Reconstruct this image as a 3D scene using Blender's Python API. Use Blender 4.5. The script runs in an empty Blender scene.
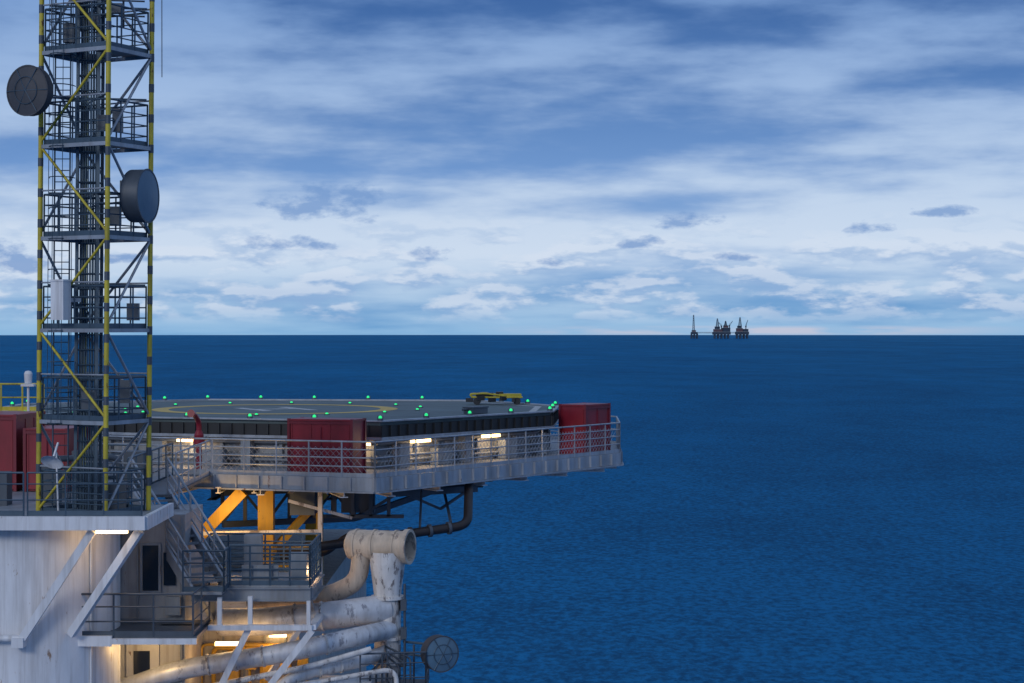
import bpy, math, random
from mathutils import Vector, Matrix
random.seed(7)
sc=bpy.context.scene
sc.view_settings.view_transform='Standard'; sc.view_settings.look='None'; sc.view_settings.exposure=0
# metres; z=0 is the photographer's eye level, still water is 50 m below
SEA=-50.0; RE=6371000.0

# ------------------------------------------------------------ materials
def lin(r,g,b):
    f=lambda c:(c/255/12.92 if c/255<=.04045 else ((c/255+.055)/1.055)**2.4)
    return (f(r),f(g),f(b),1)
def paint(name,col,rough=.5,metal=0,var=.2,rust=0.0,rcol=(.12,.045,.02,1),scale=1.5,bump=.15,streak=0.0,scol=(.17,.14,.12,1)):
    m=bpy.data.materials.new(name); m.use_nodes=True; nt=m.node_tree; N=nt.nodes; L=nt.links
    b=N['Principled BSDF']; b.inputs['Roughness'].default_value=rough; b.inputs['Metallic'].default_value=metal
    tc=N.new('ShaderNodeTexCoord'); mp=N.new('ShaderNodeMapping'); mp.inputs['Scale'].default_value=(1,1,.35)
    L.new(tc.outputs['Object'],mp.inputs[0])
    n=N.new('ShaderNodeTexNoise'); n.inputs['Scale'].default_value=scale; n.inputs['Detail'].default_value=6; n.inputs['Roughness'].default_value=.65
    L.new(mp.outputs[0],n.inputs['Vector'])
    r=N.new('ShaderNodeValToRGB'); r.color_ramp.elements[0].position=.3; r.color_ramp.elements[1].position=.65
    r.color_ramp.elements[0].color=tuple(c*(1-var) for c in col[:3])+(1,); r.color_ramp.elements[1].color=tuple(col[:3])+(1,)
    L.new(n.outputs['Fac'],r.inputs[0]); out=r.outputs[0]
    if streak>0:
        mp3=N.new('ShaderNodeMapping'); mp3.inputs['Scale'].default_value=(5,5,.22); L.new(tc.outputs['Object'],mp3.inputs[0])
        n3=N.new('ShaderNodeTexNoise'); n3.inputs['Scale'].default_value=1; n3.inputs['Detail'].default_value=5; n3.inputs['Roughness'].default_value=.6; L.new(mp3.outputs[0],n3.inputs['Vector'])
        r3=N.new('ShaderNodeValToRGB'); r3.color_ramp.elements[0].position=.48; r3.color_ramp.elements[1].position=.72; L.new(n3.outputs['Fac'],r3.inputs[0])
        ml=N.new('ShaderNodeMath'); ml.operation='MULTIPLY'; ml.inputs[1].default_value=streak; L.new(r3.outputs[0],ml.inputs[0])
        mx=N.new('ShaderNodeMix'); mx.data_type='RGBA'; L.new(ml.outputs[0],mx.inputs[0]); L.new(out,mx.inputs[6]); mx.inputs[7].default_value=scol; out=mx.outputs[2]
    if rust>0:
        n2=N.new('ShaderNodeTexNoise'); n2.inputs['Scale'].default_value=scale*2.3; n2.inputs['Detail'].default_value=7; n2.inputs['Roughness'].default_value=.7
        L.new(mp.outputs[0],n2.inputs['Vector'])
        r2=N.new('ShaderNodeValToRGB'); r2.color_ramp.elements[0].position=.68-rust*.25; r2.color_ramp.elements[1].position=.74-rust*.25
        L.new(n2.outputs['Fac'],r2.inputs[0])
        mx=N.new('ShaderNodeMix'); mx.data_type='RGBA'; L.new(r2.outputs[0],mx.inputs[0]); L.new(out,mx.inputs[6]); mx.inputs[7].default_value=rcol; out=mx.outputs[2]
    L.new(out,b.inputs['Base Color'])
    bp=N.new('ShaderNodeBump'); bp.inputs['Strength'].default_value=bump; bp.inputs['Distance'].default_value=.02
    L.new(n.outputs['Fac'],bp.inputs['Height']); L.new(bp.outputs[0],b.inputs['Normal'])
    return m
def emit(name,col,s):
    m=bpy.data.materials.new(name); m.use_nodes=True; b=m.node_tree.nodes['Principled BSDF']
    b.inputs['Base Color'].default_value=col; b.inputs['Emission Color'].default_value=col; b.inputs['Emission Strength'].default_value=s
    m.cycles.emission_sampling='NONE'
    return m
WHITE=paint('white_paint',(.78,.81,.86),.45,var=.2,rust=.2,rcol=(.30,.20,.14,1),streak=.42)
WHITE_OLD=paint('weathered_white_paint',(.74,.74,.74),.55,var=.35,rust=.6,rcol=(.20,.18,.18,1),scale=2.2,bump=.5,streak=.4)
CREAM=paint('cream_cladding',(.50,.49,.46),.5,var=.3,rust=.3,streak=.7)
WALL=paint('grey_wall_cladding',(.36,.39,.43),.5,var=.3,rust=.2,streak=.5)
GREY=paint('grey_paint',(.27,.31,.36),.5,var=.35,rust=.2,streak=.4)
LGREY=paint('galvanised_steel',(.40,.45,.52),.42,.3,var=.35,rust=.15,streak=.4)
DGREY=paint('dark_steel',(.08,.105,.14),.5,.2,var=.3)
BLUEG=paint('slate_steel',(.075,.125,.18),.45,.3,var=.3)
YEL=paint('yellow_paint',(.62,.52,.05),.45,var=.45,rust=.3,scale=3)
ORANGE=paint('orange_yellow_paint',(.68,.40,.04),.5,var=.35,rust=.25,streak=.4)
RED=paint('red_paint',(.27,.012,.03),.42,var=.35,rust=.1)
REDD=paint('dark_red_paint',(.19,.010,.03),.45,var=.3)
DECK=paint('deck_coating',(.11,.16,.18),.75,var=.4,rust=.2,rcol=(.17,.21,.23,1),scale=.5,bump=.3)
BLACK=paint('black_rubber',(.02,.024,.03),.55,var=.3)
PIPEB=paint('rusty_dark_pipe',(.035,.03,.032),.5,.2,var=.4,rust=.3)
MARKW=paint('white_marking',(.5,.53,.54),.7,var=.35,rust=.4,rcol=(.14,.18,.2,1),scale=2)
MARKY=paint('yellow_marking',(.62,.45,.12),.7,var=.35,rust=.2,rcol=(.14,.17,.18,1),scale=2)
TANP=paint('tan_duct_coating',(.68,.56,.44),.55,var=.4,rust=.45,rcol=(.26,.21,.18,1),scale=1.9,bump=.5,streak=.3)
INSUL=paint('aluminium_cladding',(.68,.71,.76),.42,.2,var=.35,rust=.45,rcol=(.27,.28,.32,1),scale=1.8,bump=.5,streak=.3)
RADOME=paint('radome',(.10,.19,.28),.5,var=.2)
DISHB=paint('brown_grey_radome',(.07,.075,.09),.55,var=.3)
GLASS=paint('dark_glass',(.015,.02,.03),.12,var=.2,bump=0)
LAMPW=emit('warm_lamp',(1,.66,.28,1),6)
LAMPG=emit('green_lamp',(.02,.75,.20,1),1.0)
FAR=paint('far_steel',(.028,.055,.10),.7,var=.3,scale=.05)
FARR=paint('far_red_steel',(.12,.07,.09),.7,var=.3,scale=.05)

# ------------------------------------------------------------ mesh builder
class M:
    def __init__(s): s.v=[]; s.f=[]; s.sm=[]
    def add(s,vs,fs,sm=False):
        o=len(s.v); s.v+=[tuple(v) for v in vs]; s.f+=[tuple(i+o for i in f) for f in fs]; s.sm+=[sm]*len(fs)
    def box(s,c,d,ang=0):
        ca,sa=math.cos(ang),math.sin(ang); vs=[]
        for z in(-.5,.5):
            for x,y in((-.5,-.5),(.5,-.5),(.5,.5),(-.5,.5)):
                X,Y=x*d[0],y*d[1]; vs.append((c[0]+X*ca-Y*sa,c[1]+X*sa+Y*ca,c[2]+z*d[2]))
        s.add(vs,[(3,2,1,0),(4,5,6,7),(0,1,5,4),(1,2,6,5),(2,3,7,6),(3,0,4,7)])
    def bb(s,x0,x1,y0,y1,z0,z1): s.box(((x0+x1)/2,(y0+y1)/2,(z0+z1)/2),(abs(x1-x0),abs(y1-y0),abs(z1-z0)))
    def frame(s,p,q):
        a=(Vector(q)-Vector(p)).normalized(); u=Vector((0,0,1))
        if abs(a.z)>.95: u=Vector((0,1,0))
        r=a.cross(u).normalized(); return a,r,r.cross(a).normalized()
    def beam(s,p,q,w,h=None):
        h=h or w; a,r,u=s.frame(p,q); p=Vector(p);q=Vector(q); vs=[]
        for e in(p,q):
            for i,j in((-1,-1),(1,-1),(1,1),(-1,1)): vs.append(e+r*i*w/2+u*j*h/2)
        s.add(vs,[(3,2,1,0),(4,5,6,7),(0,1,5,4),(1,2,6,5),(2,3,7,6),(3,0,4,7)])
    def ibeam(s,p,q,w,h,t=.03):
        a,r,u=s.frame(p,q); p=Vector(p);q=Vector(q)
        s.beam(p+u*(h/2-t/2),q+u*(h/2-t/2),w,t); s.beam(p-u*(h/2-t/2),q-u*(h/2-t/2),w,t); s.beam(p,q,t,h-2*t)
    def tube(s,p,q,r,r2=None,n=6,caps=True):
        r2=r if r2 is None else r2; a,x,u=s.frame(p,q); p=Vector(p);q=Vector(q)
        ring=lambda e,R:[e+(x*math.cos(2*math.pi*i/n)+u*math.sin(2*math.pi*i/n))*R for i in range(n)]
        A=ring(p,r);B=ring(q,r2)
        s.add(A+B,[(i,(i+1)%n,n+(i+1)%n,n+i) for i in range(n)],n>5)
        if caps: s.add(A,[tuple(range(n))[::-1]]); s.add(B,[tuple(range(n))])
    def path(s,pts,r,n=14,bend=.5):
        P=[Vector(p) for p in pts]; C=[P[0]]
        for i in range(1,len(P)-1):
            a=(P[i-1]-P[i]); b=(P[i+1]-P[i]); k=min(bend,a.length*.45,b.length*.45)
            A=P[i]+a.normalized()*k; B=P[i]+b.normalized()*k
            for t in range(9):
                t/=8; C.append(A*(1-t)**2+P[i]*2*t*(1-t)+B*t*t)
        C.append(P[-1]); vs=[]; u=None
        for i,c in enumerate(C):
            t=(C[min(i+1,len(C)-1)]-C[max(i-1,0)]).normalized()
            if u is None: u=t.orthogonal().normalized()
            u=(u-t*u.dot(t)).normalized(); w=t.cross(u)
            vs+=[c+(u*math.cos(2*math.pi*j/n)+w*math.sin(2*math.pi*j/n))*r for j in range(n)]
        m=len(C); s.add(vs,[(i*n+j,i*n+(j+1)%n,(i+1)*n+(j+1)%n,(i+1)*n+j) for i in range(m-1) for j in range(n)],True)
        s.add(vs[:n],[tuple(range(n))[::-1]]); s.add(vs[-n:],[tuple(range(n))])
    def rev(s,c,axis,prof,n=28):
        a=Vector(axis).normalized(); x=a.orthogonal().normalized(); y=a.cross(x); c=Vector(c); m=len(prof)
        for k in range(m-1):
            vs=[c+a*h+(x*math.cos(2*math.pi*j/n)+y*math.sin(2*math.pi*j/n))*R for h,R in prof[k:k+2] for j in range(n)]
            s.add(vs,[(j,(j+1)%n,n+(j+1)%n,n+j) for j in range(n)],True)
    def poly(s,pts,z0,z1):
        n=len(pts); A=[(x,y,z0) for x,y in pts];B=[(x,y,z1) for x,y in pts]
        s.add(A+B,[tuple(range(n))[::-1],tuple(range(n,2*n))]+[(i,(i+1)%n,n+(i+1)%n,n+i) for i in range(n)])
    def ringpoly(s,O,I,z0,z1):
        n=len(O)
        for i in range(n):
            j=(i+1)%n; s.poly([O[i],O[j],I[j],I[i]],z0,z1)
    def rail(s,pts,h=1.1,sp=1.2,r=.025,mids=(.37,.74),close=False):
        P=[Vector(p) for p in pts]
        if close: P.append(P[0])
        for a,b in zip(P,P[1:]):
            L=(b-a).length; n=max(1,round(L/sp))
            for i in range(n+1):
                p=a.lerp(b,i/n); s.tube(p,p+Vector((0,0,h)),r,n=5)
            for m in mids: s.tube(a+Vector((0,0,m*h)),b+Vector((0,0,m*h)),r*.75,n=5)
            s.tube(a+Vector((0,0,h)),b+Vector((0,0,h)),r*1.15,n=6)
            s.beam(a+Vector((0,0,.07)),b+Vector((0,0,.07)),.012,.13)
    def shear(s,zb,k):
        s.v=[(x+(z-zb)*k,y,z) for x,y,z in s.v]; return s
groups={}
def group(name):
    e=bpy.data.objects.new(name,None); sc.collection.objects.link(e); groups[e]=[]; return e
def put(m,name,mat,parent=None):
    me=bpy.data.meshes.new(name); me.from_pydata(m.v,[],m.f); me.polygons.foreach_set('use_smooth',m.sm); me.materials.append(mat); me.update()
    o=bpy.data.objects.new(name,me); sc.collection.objects.link(o)
    o.parent=parent; groups[parent].append(o)
    return o
def finish():
    for e,ch in groups.items():
        vs=[v.co for o in ch if o.type=='MESH' for v in o.data.vertices]
        if not vs: continue
        c=Vector([(min(v[i] for v in vs)+max(v[i] for v in vs))/2 for i in range(3)])
        e.location=c
        for o in ch: o.location=o.location-c
def lamp(parent,loc,w,col=(1,.62,.28),r=.12,name='light'):
    l=bpy.data.lights.new(name,'POINT'); l.energy=w; l.color=col; l.shadow_soft_size=r
    o=bpy.data.objects.new(name,l); o.location=loc; sc.collection.objects.link(o); o.parent=parent; groups[parent].append(o)

# ------------------------------------------------------------ sea
m=M(); rad=[0,60,120,200,280]; r=280
while r<60000: r*=1.045; rad.append(r)
NA=180
for R in rad:
    for k in range(NA):
        a=2*math.pi*k/NA; m.v.append((R*math.cos(a),R*math.sin(a),SEA-R*R/(2*RE)))
for i in range(len(rad)-1):
    for k in range(NA):
        m.f.append((i*NA+k,(i+1)*NA+k,(i+1)*NA+(k+1)%NA,i*NA+(k+1)%NA)); m.sm.append(True)
wm=bpy.data.materials.new('sea_water'); wm.use_nodes=True; nt=wm.node_tree; N=nt.nodes; L=nt.links
N.remove(N['Principled BSDF']); outn=N['Material Output']
geo=N.new('ShaderNodeNewGeometry')
def noise(scale,sx,sy,detail=5,rough=.55,rot=0.3):
    mp=N.new('ShaderNodeMapping'); mp.inputs['Scale'].default_value=(sx,sy,1); mp.inputs['Rotation'].default_value=(0,0,rot)
    L.new(geo.outputs['Position'],mp.inputs[0]); n=N.new('ShaderNodeTexNoise'); n.noise_dimensions='2D'; n.inputs['Scale'].default_value=scale
    n.inputs['Detail'].default_value=detail; n.inputs['Roughness'].default_value=rough; L.new(mp.outputs[0],n.inputs['Vector']); return n
def rampn(src,p0,c0,p1,c1):
    c=N.new('ShaderNodeValToRGB'); c.color_ramp.elements[0].position=p0; c.color_ramp.elements[1].position=p1
    c.color_ramp.elements[0].color=c0; c.color_ramp.elements[1].color=c1; L.new(src,c.inputs[0]); return c.outputs[0]
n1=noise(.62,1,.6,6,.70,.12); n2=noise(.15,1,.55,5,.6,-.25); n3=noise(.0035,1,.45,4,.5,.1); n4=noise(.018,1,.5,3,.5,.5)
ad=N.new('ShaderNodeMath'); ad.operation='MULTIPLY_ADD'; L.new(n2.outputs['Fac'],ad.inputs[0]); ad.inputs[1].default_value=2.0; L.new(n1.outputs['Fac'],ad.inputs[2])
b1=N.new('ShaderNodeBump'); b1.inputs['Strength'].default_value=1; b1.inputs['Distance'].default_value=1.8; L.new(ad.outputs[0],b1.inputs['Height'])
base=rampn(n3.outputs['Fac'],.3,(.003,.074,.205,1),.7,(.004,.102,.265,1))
# sky reflection on wave facets painted as noise in diffuse colour; broad patches added
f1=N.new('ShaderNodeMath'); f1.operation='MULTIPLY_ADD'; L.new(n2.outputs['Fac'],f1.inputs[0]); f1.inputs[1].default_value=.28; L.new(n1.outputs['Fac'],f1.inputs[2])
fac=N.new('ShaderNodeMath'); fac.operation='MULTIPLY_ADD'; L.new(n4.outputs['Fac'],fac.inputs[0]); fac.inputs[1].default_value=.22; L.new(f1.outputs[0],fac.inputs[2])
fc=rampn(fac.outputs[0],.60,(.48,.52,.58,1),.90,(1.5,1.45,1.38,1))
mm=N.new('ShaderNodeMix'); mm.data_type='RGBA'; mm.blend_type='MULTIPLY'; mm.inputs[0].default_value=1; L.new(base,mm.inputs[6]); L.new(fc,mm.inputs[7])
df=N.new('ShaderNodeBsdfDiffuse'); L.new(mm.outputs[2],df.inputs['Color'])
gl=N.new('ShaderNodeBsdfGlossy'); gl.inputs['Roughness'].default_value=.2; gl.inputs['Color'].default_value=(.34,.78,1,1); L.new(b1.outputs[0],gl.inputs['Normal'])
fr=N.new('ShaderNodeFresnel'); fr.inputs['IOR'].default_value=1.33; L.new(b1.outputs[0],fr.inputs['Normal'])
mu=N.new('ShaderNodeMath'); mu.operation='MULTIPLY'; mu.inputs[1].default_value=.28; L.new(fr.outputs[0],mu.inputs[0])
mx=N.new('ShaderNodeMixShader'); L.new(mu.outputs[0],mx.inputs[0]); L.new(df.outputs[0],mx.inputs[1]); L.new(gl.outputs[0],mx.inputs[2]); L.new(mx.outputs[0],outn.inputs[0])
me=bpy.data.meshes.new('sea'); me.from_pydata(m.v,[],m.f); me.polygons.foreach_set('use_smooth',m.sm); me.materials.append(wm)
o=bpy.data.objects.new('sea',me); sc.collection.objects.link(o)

# ------------------------------------------------------------ helideck
ZD=-3.12; ZW=-4.72
DK=[(-4.33,65.7),(1.39,73.4),(1.7,78.5),(-1.5,84.3),(-13,85.4),(-19.5,80.5),(-19.5,73),(-13.3,68.8)]
WK=[(-4.28,62.5),(4.05,75.1),(4.2,80.2),(-.2,87.5),(-14,89),(-21.5,82.5),(-21.5,70.5),(-11.8,65.1)]
cx,cy=-9.0,76.0
sc_=lambda P,k:[(cx+(x-cx)*k,cy+(y-cy)*k) for x,y in P]
IN=sc_(DK,.93)
hd=group('helideck')
m=M(); m.poly(DK,ZD-.12,ZD); put(m,'deck_plate',DECK,hd)
m=M(); m.ringpoly(sc_(DK,1.006),sc_(DK,.985),ZD-.5,ZD-.125)
for i in range(8):
    a=Vector(sc_(DK,1.008)[i]+(0,)); b=Vector(sc_(DK,1.008)[(i+1)%8]+(0,)); n=int((b-a).length/.45)
    ang=math.atan2(b.y-a.y,b.x-a.x)
    for k in range(n+1):
        p=a.lerp(b,k/n); m.box((p.x,p.y,ZD-.31),(.05,.1,.36),ang)
put(m,'edge_gutter',BLACK,hd)
m=M(); m.ringpoly(sc_(DK,1.016),sc_(DK,.99),ZD+.002,ZD+.05); m.ringpoly(sc_(DK,1.012),sc_(DK,.985),ZD-.6,ZD-.505); put(m,'edge_trim',LGREY,hd)
m=M()
def annulus(m,c,r0,r1,z,n=72,a0=0,a1=2*math.pi):
    vs=[];fs=[]
    for i in range(n+1):
        a=a0+(a1-a0)*i/n
        vs+=[(c[0]+math.cos(a)*r0,c[1]+math.sin(a)*r0,z),(c[0]+math.cos(a)*r1,c[1]+math.sin(a)*r1,z)]
    for i in range(n): fs.append((2*i,2*i+1,2*i+3,2*i+2))
    m.add(vs,fs)
annulus(m,(cx,cy),4.0,4.65,ZD+.006); put(m,'touchdown_circle',MARKY,hd)
m=M(); O=sc_(DK,.95);I=sc_(DK,.925)
for i in range(8):
    j=(i+1)%8; m.add([(p[0],p[1],ZD+.006) for p in(O[i],O[j],I[j],I[i])],[(0,1,2,3)])
def flat(m,x0,x1,y0,y1,z,ang):
    ca,sa=math.cos(ang),math.sin(ang)
    m.add([(cx+x*ca-y*sa,cy+x*sa+y*ca,z) for x,y in((x0,y0),(x1,y0),(x1,y1),(x0,y1))],[(0,1,2,3)])
for a_ in((-1.1,-.7,-1.6,1.6),(.7,1.1,-1.6,1.6),(-.7,.7,-.25,.25)): flat(m,*a_,ZD+.006,.5)
put(m,'landing_markings',MARKW,hd)
# walkway
m=M(); m.ringpoly(WK,IN,ZW-.06,ZW); put(m,'walkway_grating',GREY,hd)
m=M()
for i in range(8):
    a=Vector(WK[i]+(ZW-.22,)); b=Vector(WK[(i+1)%8]+(ZW-.22,)); m.beam(a,b,.1,.42)
    m.beam(a+Vector((0,0,-.24)),b+Vector((0,0,-.24)),.3,.05)
    n=int((b-a).length/.75); out=Vector((b.y-a.y,a.x-b.x,0)).normalized(); ang=math.atan2(b.y-a.y,b.x-a.x)
    for k in range(1,n):
        p=a.lerp(b,k/n)+out*.08; m.box(p,(.04,.1,.4),ang)
put(m,'walkway_fascia',LGREY,hd)
m=M()
for i in(0,7,1):
    a=Vector(WK[i]+(ZW-.55,)); b=Vector(WK[(i+1)%8]+(ZW-.55,)); n=int((b-a).length/3)
    for k in range(n+1):
        p=a.lerp(b,(k+.35)/(n+.7)); q=Vector((cx,cy,p.z)); d=(q-p).normalized()
        m.ibeam(p+d*.1,p+d*4,.25,.22)
put(m,'walkway_brackets',WHITE,hd)
m=M(); m.rail([p+(ZW,) for p in WK],1.12,1.1,.028,(.3,.55,.78),close=True); put(m,'handrail',LGREY,hd)
m=M()
for i in(0,7):
    a=Vector(WK[i]+(ZW+.1,)); b=Vector(WK[(i+1)%8]+(ZW+.1,)); Ln=(b-a).length; n=int(Ln/.2); d=(b-a)/n
    for k in range(n-4):
        m.tube(a+d*k,a+d*(k+4)+Vector((0,0,.85)),.006,n=3,caps=False); m.tube(a+d*(k+4),a+d*k+Vector((0,0,.85)),.006,n=3,caps=False)
put(m,'rail_mesh',LGREY,hd)
# wall below deck edge, ribs and pipe runs
m=M(); m.ringpoly(IN,sc_(IN,.98),ZW+.005,ZD-.13); put(m,'inner_wall',WALL,hd)
m=M(); I2=sc_(IN,1.012)
for i in(0,7,6,1):
    a=Vector(I2[i]+(0,)); b=Vector(I2[(i+1)%8]+(0,)); n=int((b-a).length/1.1); ang=math.atan2(b.y-a.y,b.x-a.x)
    for k in range(n+1):
        p=a.lerp(b,k/n); m.box((p.x,p.y,(ZW+ZD)/2-.05),(.12,.14,1.3),ang)
    for z,r_ in((ZW+.25,.05),(ZW+.42,.04),(ZD-.75,.06)):
        out=Vector((b.y-a.y,a.x-b.x,0)).normalized()*.14
        m.tube(a+out+Vector((0,0,z)),b+out+Vector((0,0,z)),r_,n=8)
    for t,wd,hh in((.12,.5,.8),(.36,.8,.55),(.5,.35,.9),(.78,.7,.7)):
        p=a.lerp(b,t)+Vector((b.y-a.y,a.x-b.x,0)).normalized()*.3; m.box((p.x,p.y,ZW+hh/2+.02),(wd,.35,hh),ang)
put(m,'wall_ribs_and_pipes',GREY,hd)
m=M()
I3=sc_(IN,1.03)
fix=[]
for i,ks in((0,(.25,.68)),(7,(.25,.93))):
    a=Vector(I3[i]+(ZD-.75,)); b=Vector(I3[(i+1)%8]+(ZD-.75,)); ang=math.atan2(b.y-a.y,b.x-a.x); out=Vector((b.y-a.y,a.x-b.x,0)).normalized()
    for k in ks:
        p=a.lerp(b,k)+out*.05; m.box(p,(1.0,.12,.1),ang); fix.append(p+out*.3)
put(m,'strip_lights',LAMPW,hd)
for p in fix: lamp(hd,p+Vector((0,0,-.1)),22,(1,.66,.36))
# underside girders, trusses and columns
m=M()
for k in range(7):
    y=66.5+k*2.6; m.ibeam((-18,y+3,ZW-.55),(-1+k*.3 if k<6 else 0,y+3,ZW-.55),.3,.6)
for x in(-14,-10,-6,-2.5): m.ibeam((x,66.5 if x<-5 else 70,ZW-.75),(x,84,ZW-.75),.3,.6)
m.beam((-9.6,66.3,-5.45),(-2.2,70.2,-5.45),.25,.3)
m.beam((-9.6,66.3,-6.55),(-5.4,68.4,-6.55),.18,.2); m.beam((-5.4,68.4,-6.55),(-2.4,70,-5.6),.18,.2)
for i in range(7):
    p=Vector((-9.6,66.3,0)).lerp(Vector((-5.4,68.4,0)),i/6); m.beam((p.x,p.y,-5.5),(p.x,p.y,-6.5),.12)
    q=Vector((-9.6,66.3,0)).lerp(Vector((-5.4,68.4,0)),min(1,(i+1)/6)); 
    if i<6: m.beam((p.x,p.y,-5.55 if i%2 else -6.5),(q.x,q.y,-6.5 if i%2 else -5.55),.08)
m.bb(-7.2,-6.4,64.8,66.0,-6.1,-5.25)
for x in(-5.9,-5.3,-4.7,-4.1): m.beam((x,66.5,-5.4),(x,66.5,-6.3),.12)
m.beam((-6.6,66.5,-6.3),(-3.6,66.5,-6.3),.12); m.beam((-4.9,66.5,-6.2),(-3.6,66.5,-5.4),.1); m.bb(-5.7,-4.6,66.7,67.3,-6.2,-5.3)
m.beam((-4.0,66.0,-5.5),(-1.2,68.0,-5.5),.14,.22); m.beam((-3.4,66.4,-5.6),(-2.4,67,-6.1),.08); m.beam((-2.4,67,-6.1),(-1.6,67.6,-5.6),.08)
put(m,'underdeck_truss',DGREY,hd)
m=M()
for k in range(5):
    x=-9.4+k*1.15; m.ibeam((x,63.9,-5.22),(x,69,-5.22),.16,.2)
m.beam((-7.2,64.4,-5.6),(-5.2,64.9,-6.2),.1); m.beam((-6.2,64.6,-5.3),(-6.2,64.6,-8.5),.14); m.beam((-9.9,63.9,-6.6),(-6.2,64.6,-6.6),.12)
put(m,'white_braces',WHITE_OLD,hd)
m=M()
for x,y in((-8.05,65.5),(-16,67),(-8,80),(-16,80)): m.beam((x,y,-9.2),(x,y,-5.3),.5,.5)
m.beam((-8.7,64.6,-5.3),(-10.6,64.6,-7.3),.38,.38)
m.beam((-8.3,65.5,-7.9),(-6.4,65.5,-7.9),.3,.3)
m.beam((-7.9,65.5,-7.4),(-6.2,66.3,-5.5),.22,.22)
m.beam((-6.35,66,-5.3),(-6.35,66,-9.0),.22,.22)
put(m,'support_columns',ORANGE,hd)
lamp(hd,(-9.0,63.3,-6.0),90,(1,.55,.15)); lamp(hd,(-7.2,63.5,-6.6),25,(1,.55,.15))
# perimeter lights
m=M(); g=M(); P2=sc_(DK,1.0); 
for i in range(8):
    a=Vector(P2[i]+(ZD+.05,)); b=Vector(P2[(i+1)%8]+(ZD+.05,)); n=max(2,round((b-a).length/2.2))
    for k in range(n):
        p=a.lerp(b,k/n); m.tube(p,p+Vector((0,0,.07)),.1,.08,n=10); m.tube(p+Vector((-.09,0,0)),p+Vector((-.09,0,.15)),.012); m.tube(p+Vector((.09,0,0)),p+Vector((.09,0,.15)),.012); g.rev(p+Vector((0,0,.07)),(0,0,1),[(0,.06),(.05,.055),(.08,.03),(.09,.001)],12)
for k in range(14):
    a=(k+.5)/14*2*math.pi; p=Vector((cx+5.6*math.cos(a),cy+5.6*math.sin(a),ZD+.005)); m.tube(p,p+Vector((0,0,.03)),.1,n=10); g.rev(p+Vector((0,0,.03)),(0,0,1),[(0,.06),(.04,.045),(.05,.001)],12)
put(m,'light_bases',DGREY,hd); put(g,'green_perimeter_lights',LAMPG,hd)

# ------------------------------------------------------------ red lockers
def locker(name,c,size,ang,mat=RED):
    g=group(name); w,d,h=size; ca,sa=math.cos(ang),math.sin(ang)
    T=lambda x,y,z:(c[0]+x*ca-y*sa,c[1]+x*sa+y*ca,c[2]+z)
    m=M(); m.box(T(0,0,h/2),(w,d,h-.12),ang); m.box(T(0,0,h-.03),(w+.08,d+.08,.06),ang); m.box(T(0,0,.03),(w*.96,d*.9,.06),ang)
    n=max(2,int(w/.45))
    for i in range(n):
        x=-w/2+.1+(w-.2)*i/(n-1)
        for s_ in(-1,1): m.box(T(x,s_*(d/2+.008),h/2),(.04,.016,h-.3),ang)
    n=max(2,int(d/.45))
    for i in range(n):
        y=-d/2+.1+(d-.2)*i/(n-1)
        for s_ in(-1,1): m.box(T(s_*(w/2+.008),y,h/2),(.016,.04,h-.3),ang)
    put(m,'panelled_shell',mat,g)
    m=M()
    for x in(-1,1):
        for y in(-1,1): m.box(T(x*(w/2),y*(d/2),h/2),(.09,.09,h+.02),ang)
    for y in(-1,1):
        m.box(T(0,y*(d/2+.02),h-.12),(w,.04,.08),ang)
        m.tube(T(.04,y*(d/2+.05),.25),T(.04,y*(d/2+.05),h-.25),.015)
    put(m,'corner_posts',REDD,g); return g,T
locker('fire_equipment_locker',(-5.95,64.25,ZW),(2.2,1.0,1.78),math.atan2(-2.6,7.5))
locker('fire_equipment_locker',(2.72,74.75,ZW),(1.7,1.1,1.85),math.atan2(12.6,8.33))
g,T=locker('storage_container',(-15.9,60.2,-4.83),(2.9,2.2,2.25),-.15)
m=M(); m.box(T(.75,-1.16,1.1),(.28,.02,.3),-.15); m.box(T(.2,-1.16,1.5),(.35,.02,.2),-.15); put(m,'warning_labels',MARKY,g)
locker('storage_container',(-13.55,59.6,-4.83),(1.3,1.8,1.85),-.15)
# fire monitor
g=group('fire_monitor'); m=M(); p=(-10.35,66.1)
m.tube((p[0],p[1],ZW),(p[0],p[1],ZW+.85),.1,n=12); m.tube((p[0],p[1],ZW+.85),(p[0],p[1],ZW+1.0),.2,n=14); m.rev((p[0],p[1],ZW+1.0),(0,0,1),[(0,.14),(.15,.16),(.3,.1),(.32,.0)],14)
m.path([(p[0],p[1],ZW+1.1),(p[0],p[1],ZW+1.6),(p[0]-.1,p[1]-.4,ZW+1.85)],.09,10,.2); m.tube((p[0]-.1,p[1]-.4,ZW+1.85),(p[0]-.14,p[1]-.8,ZW+1.9),.09,.13,n=12)
put(m,'monitor_body',RED,g); m=M(); annulus(m,(p[0]+.25,p[1]),.12,.15,ZW+1.15,20); m.tube((p[0]-.2,p[1]-.1,ZW+.8),(p[0]+.25,p[1],ZW+1.1),.02); put(m,'hand_wheel',DGREY,g)
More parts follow.
